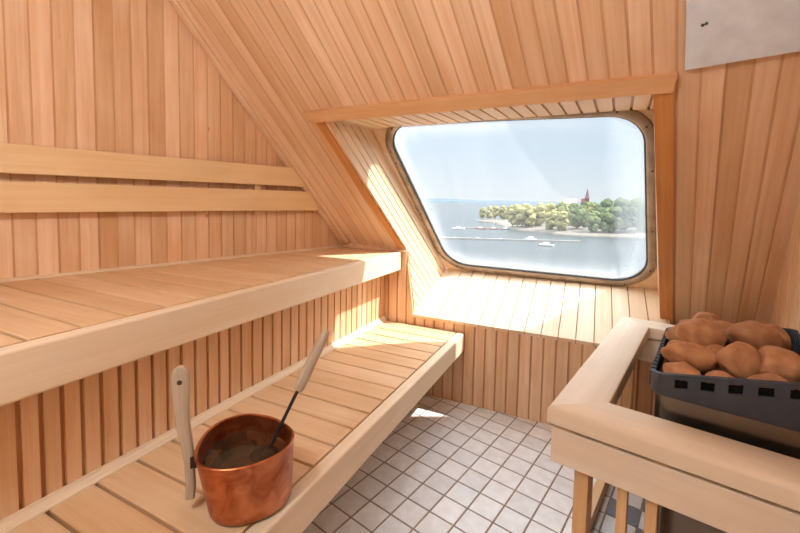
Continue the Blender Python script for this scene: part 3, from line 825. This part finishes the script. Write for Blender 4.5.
def tree_mesh(seed, mat, slim):
    rnd = random.Random(seed); mb = MB()
    mb.tube([V3(0, 0, -.5), V3(0, 0, .45)], [.035, .02], 6, mi=1)
    bm = bmesh.new()
    for k in range(20):
        z = rnd.uniform(.14, .9); rr = (.34 if not slim else .2) * (1 - abs(z - .5) * 1.1)
        an = rnd.uniform(0, 6.28); r = rr * rnd.random() ** .5
        M = Matrix.Translation((r * math.cos(an), r * math.sin(an), z)) @ Matrix.Scale(rnd.uniform(.10, .19), 4)
        bmesh.ops.create_icosphere(bm, subdivisions=2, radius=1, matrix=M)
    b0 = len(mb.v)
    for v in bm.verts:
        mb.v.append(v.co * (1 + .25 * noise.noise(v.co * 9 + Vector((seed, 0, 0)))) if False else v.co + Vector((noise.noise(v.co * 12), noise.noise(v.co * 12 + Vector((9, 0, 0))), noise.noise(v.co * 12 + Vector((0, 9, 0))))) * .06)
    bm.verts.index_update()
    for f in bm.faces: mb.face([b0 + v.index for v in f.verts])
    bm.free()
    o = mb.build('tree', [mat, BARK]); return o
protos = {}
def ground_z(x, y): return -11.2 if y < 190 else -10.3
TREES = []
rnd = random.Random(11)
front = [(-68, 268, 7.5, 0), (-63, 266, 8.5, 0), (-58, 262, 8.5, 0), (-53, 262, 9, 0), (-48, 258, 9.5, 0), (-43, 256, 10, 0), (-36, 201, 8, 0), (-33.5, 200, 9.5, 0), (-31, 198, 9, 0), (-29.5, 204, 11, 0), (-27, 197, 9.5, 0), (-25, 193, 9, 0), (-23.5, 204, 11.5, 0), (-21, 190, 8.5, 0), (-18.5, 196, 11, 0), (-17, 188, 9, 0), (-15.2, 185, 8.5, 1), (-12.5, 195, 12, 1), (-12, 184, 9, 0), (-9.5, 188, 11, 1), (-8, 183, 9, 1), (-6.2, 192, 12, 2), (-4.2, 184, 10, 1), (-2, 189, 12, 1), (0, 184, 9.5, 2), (2, 192, 12, 2), (3.6, 186, 11, 1), (6.3, 186.5, 11.5, 2), (8, 196, 12.5, 3), (9.2, 187, 9.5, 2), (12, 190, 13, 3), (14.2, 188, 12, 2), (16.5, 192, 13, 3), (19.5, 196, 13, 2), (-10, 205, 12, 2), (-3, 207, 13, 3), (5, 208, 13, 3), (12, 205, 13.5, 3), (-20, 210, 11.5, 1), (23, 200, 13, 3), (-14, 215, 12.5, 2), (18, 212, 14, 2)]
KL = ['pale yellow leafing tree standing on the left half of the wooded island', 'olive spring tree near the middle of the wooded island shore', 'fresh green tree on the right half of the wooded island', 'dark green tree on the right half of the wooded island']
KG = ['pale yellow island trees', 'olive island trees', 'fresh green island trees', 'dark green island trees']
for i, (x, y, h, k) in enumerate(front):
    key = (k, i % 3)
    if key not in protos:
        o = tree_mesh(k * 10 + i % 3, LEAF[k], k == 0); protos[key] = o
    else:
        o = protos[key].copy(); COL.objects.link(o)
    kd = 1 + (.0, .13, .27)[(i * 2) % 3] if i > 10 else 1
    x, y = x * kd, y * kd
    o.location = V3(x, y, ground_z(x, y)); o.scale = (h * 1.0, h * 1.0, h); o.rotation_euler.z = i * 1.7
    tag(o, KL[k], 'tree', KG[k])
# church
BRICK = plain('red_brick', srgb(120, 64, 58), .85, var=.1, vscale=1); SPIRE = plain('spire_copper', srgb(120, 84, 92), .7); WHITE = plain('white_render', srgb(190, 188, 184), .8); ROOFR = plain('tile_roof', srgb(140, 86, 76), .8)
CX, CY = -3.7, 252
ch = empty('church', V3(CX, CY, -9.5), 'red brick church tower with pointed spire above the island trees', 'church')
mb = MB(); mb.box(V3(CX, CY, 0), X, Y, Z, -1.1, 1.1, -1.1, 1.1, -10, 4.2); mb.build('tower', BRICK, ch)
mb = MB(); mb.tube([V3(CX, CY, 4.2), V3(CX, CY, 5.2), V3(CX, CY, 9.8)], [1.6, 1.1, .06], 8); mb.build('spire', SPIRE, ch)
mb = MB(); mb.prism(V3(CX, CY, 0), Y, Z, X, [(-3, -10), (3, -10), (3, 1.2), (0, 4), (-3, 1.2)], -3.2, -1.1); mb.build('nave', BRICK, ch)
def house(x, y, w, d_, z0, z1, zr_, label, wall, roof):
    h = empty('house', V3(x, y, z0), label, 'house')
    mb = MB(); mb.box(V3(x, y, 0), X, Y, Z, -w / 2, w / 2, -d_ / 2, d_ / 2, z0, z1); mb.build('wall', wall, h)
    mb = MB(); mb.prism(V3(x, y, 0), Y, Z, X, [(-d_ / 2 - .3, z1), (d_ / 2 + .3, z1), (0, zr_)], -w / 2 - .3, w / 2 + .3); mb.build('roof', roof, h)
house(-12, 246, 6, 5, -10, 1.0, 3.6, 'white house with pale roof just left of the church spire', WHITE, plain('pale_roof', srgb(196, 186, 180), .8))
house(7.4, 236, 4.5, 4, -10, -.6, 2.0, 'white house among the trees right of the church', WHITE, ROOFR)
house(-33.5, 227, 7, 4, -11, -3.9, -2.6, 'low white house among the pale trees at the left of the island', WHITE, plain('grey_roof', srgb(190, 196, 200), .8))
# jetties
DECK = plain('jetty_planks', srgb(152, 147, 140), .8)
def jetty(p, q, w, label, fingers):
    p, q = Vector((*p, -12)), Vector((*q, -12)); d_ = (q - p).normalized(); s_ = Vector((-d_.y, d_.x, 0)); ln = (q - p).length
    e = empty('jetty', p, label, 'jetty')
    mb = MB(); mb.box(p, s_, Z, d_, -w / 2, w / 2, -.2, .55, 0, ln); mb.build('walkway', DECK, e)
    for f in fingers:
        mb = MB(); mb.box(p + d_ * f, d_, Z, s_, -.3, .3, -.1, .35, w / 2, w / 2 + 5); mb.build('finger', DECK, e)
jetty((-50, 128.6), (-3.4, 146.8), 1.0, 'long nearer floating jetty crossing the water in front of the island', [8, 16, 24])
jetty((-56, 187), (-35.5, 198), 1.2, 'short far jetty reaching out from the left tip of the island', [3])
# boats
RED = plain('boat_red', srgb(178, 92, 84), .5); BLUE = plain('boat_blue', srgb(110, 126, 146), .5); GWHITE = plain('boat_white', srgb(240, 240, 236), .4)
def boat(x, y, ln, rot, label, hullm, cabin=True, mast=0):
    e = empty('boat', V3(x, y, -12), label, 'boat')
    R_ = Matrix.Rotation(rot, 3, 'Z'); lps = []
    for f, wd_, zz in ((-.5, .75, .55), (-.3, .95, .55), (0, 1, .6), (.25, .8, .7), (.42, .4, .8), (.5, .04, .9)):
        w_ = ln * .16 * wd_; h_ = ln * .16 * zz
        lps.append([V3(x, y, -12) + R_ @ V3(f * ln, a_ * w_, b_ * h_) for a_, b_ in ((-1, 1), (-.8, .2), (0, -.3), (.8, .2), (1, 1), (.7, .8), (-.7, .8))])
    mb = MB(); mb.loft(lps, cap0=True, cap1=True); mb.build('hull', hullm, e)
    if cabin:
        mb = MB(); mb.prism(V3(x, y, -12), R_ @ X, Z, R_ @ Y, [(-.2 * ln, .08 * ln), (.2 * ln, .08 * ln), (.1 * ln, .22 * ln), (-.16 * ln, .22 * ln)], -.09 * ln, .09 * ln); mb.build('cabin', GWHITE, e)
    if mast:
        mb = MB(); mb.tube([V3(x, y, -11.5), V3(x, y, -12 + mast)], .06, 6); mb.build('mast', GWHITE, e)
boat(-12.5, 128.0, 5.0, -.35, 'white motor boat lying just in front of the long jetty', GWHITE)
boat(-19.5, 146.0, 5.0, -.5, 'white boat moored behind the long jetty', GWHITE, True, 0)
boat(-56.5, 178.6, 6.0, .2, 'small white boat left of the short far jetty', GWHITE)
boat(-48, 186.5, 5.0, .3, 'red boat moored at the outer end of the short far jetty', RED)
boat(-42.5, 189.5, 5.0, .3, 'second red boat inward from the outer end of the short far jetty', RED, True, 6)
boat(-37.5, 192.0, 4.5, .3, 'blue grey boat moored closest to the island tip', BLUE)

# added unseen slab outside, right above the window, cutting the sun patch to shape
mb = MB(); ed = [(0.6, 20.6, 24.5), (1.8, 21.5, 23.06), (2.6, 22.6, 21.6), (3.7, 23.8, 20.05), (6.5, 25.3, 18.2), (6.9, 27.2, 15.8), (7.2, 29, 13.8)]
lo_a = [W(*p) for p in ed]; lo_b = [W(p[0] + 9, p[1], p[2]) for p in ed]; up_ = Vector((0, .3 * T, .4 * T))
mb.loft([lo_a, lo_b, [p + up_ for p in lo_b], [p + up_ for p in lo_a], lo_a], closed_loop=False)
struct(mb.build('added_sun_blocker', HULL))
# ------------------------------------------------------------------ sky, sun, camera
w = bpy.data.worlds.new('sky'); scene.world = w; w.use_nodes = True; nt = w.node_tree; N, L = nt.nodes.new, nt.links.new
bg = nt.nodes['Background']; tc = N('ShaderNodeTexCoord'); sp = N('ShaderNodeSeparateXYZ'); rp = N('ShaderNodeValToRGB')
L(tc.outputs['Generated'], sp.inputs[0]); L(sp.outputs['Z'], rp.inputs['Fac'])
rp.color_ramp.elements[0].position = 0; rp.color_ramp.elements[0].color = srgb(226, 234, 238)
rp.color_ramp.elements[1].position = .55; rp.color_ramp.elements[1].color = srgb(206, 216, 224)
e = rp.color_ramp.elements.new(.12); e.color = srgb(208, 226, 240)
L(rp.outputs['Color'], bg.inputs['Color'])
sr = N('ShaderNodeMapRange'); sr.interpolation_type = 'SMOOTHSTEP'      # unseen high sky brightened to send more daylight indoors
sr.inputs['From Min'].default_value = .25; sr.inputs['From Max'].default_value = .6; sr.inputs['To Min'].default_value = .84; sr.inputs['To Max'].default_value = 4.6
L(sp.outputs['Z'], sr.inputs['Value']); L(sr.outputs[0], bg.inputs['Strength'])
sd = bpy.data.lights.new('sun', 'SUN'); sd.energy = 7; sd.angle = math.radians(.6); sd.color = (1, .96, .9)
so = bpy.data.objects.new('sun', sd); COL.objects.link(so)
so.rotation_euler = Vector((-.66, -.326, -1)).to_track_quat('-Z', 'Y').to_euler()

F, CYP = 396.68, 224.9
pitch, roll, yaw = .06289, .019355, -.453447
fwd = Vector((math.sin(yaw) * math.cos(pitch), math.cos(yaw) * math.cos(pitch), -math.sin(pitch)))
rgt = Vector((math.cos(yaw), -math.sin(yaw), 0)); up = rgt.cross(fwd)
r2 = rgt * math.cos(roll) + up * math.sin(roll); u2 = up * math.cos(roll) - rgt * math.sin(roll)
cd = bpy.data.cameras.new('camera'); cam = bpy.data.objects.new('camera', cd); COL.objects.link(cam)
cd.sensor_width = 36; cd.lens = F / 800 * 36; cd.shift_y = -(266.5 - CYP) / 800; cd.clip_start = .02; cd.clip_end = 20000
M = Matrix((r2, u2, -fwd)).transposed().to_4x4(); M.translation = W(0, 0, 11.237); cam.matrix_world = M
scene.camera = cam

scene.view_settings.view_transform = 'Standard'; scene.view_settings.look = 'None'
scene.view_settings.exposure = 0.25; scene.view_settings.gamma = 1.0; scene.view_settings.use_curve_mapping = False
cy_ = scene.cycles
cy_.use_denoising = True; cy_.max_bounces = 10; cy_.diffuse_bounces = 6; cy_.transparent_max_bounces = 12
cy_.sample_clamp_indirect = 4; cy_.caustics_reflective = False; cy_.caustics_refractive = False
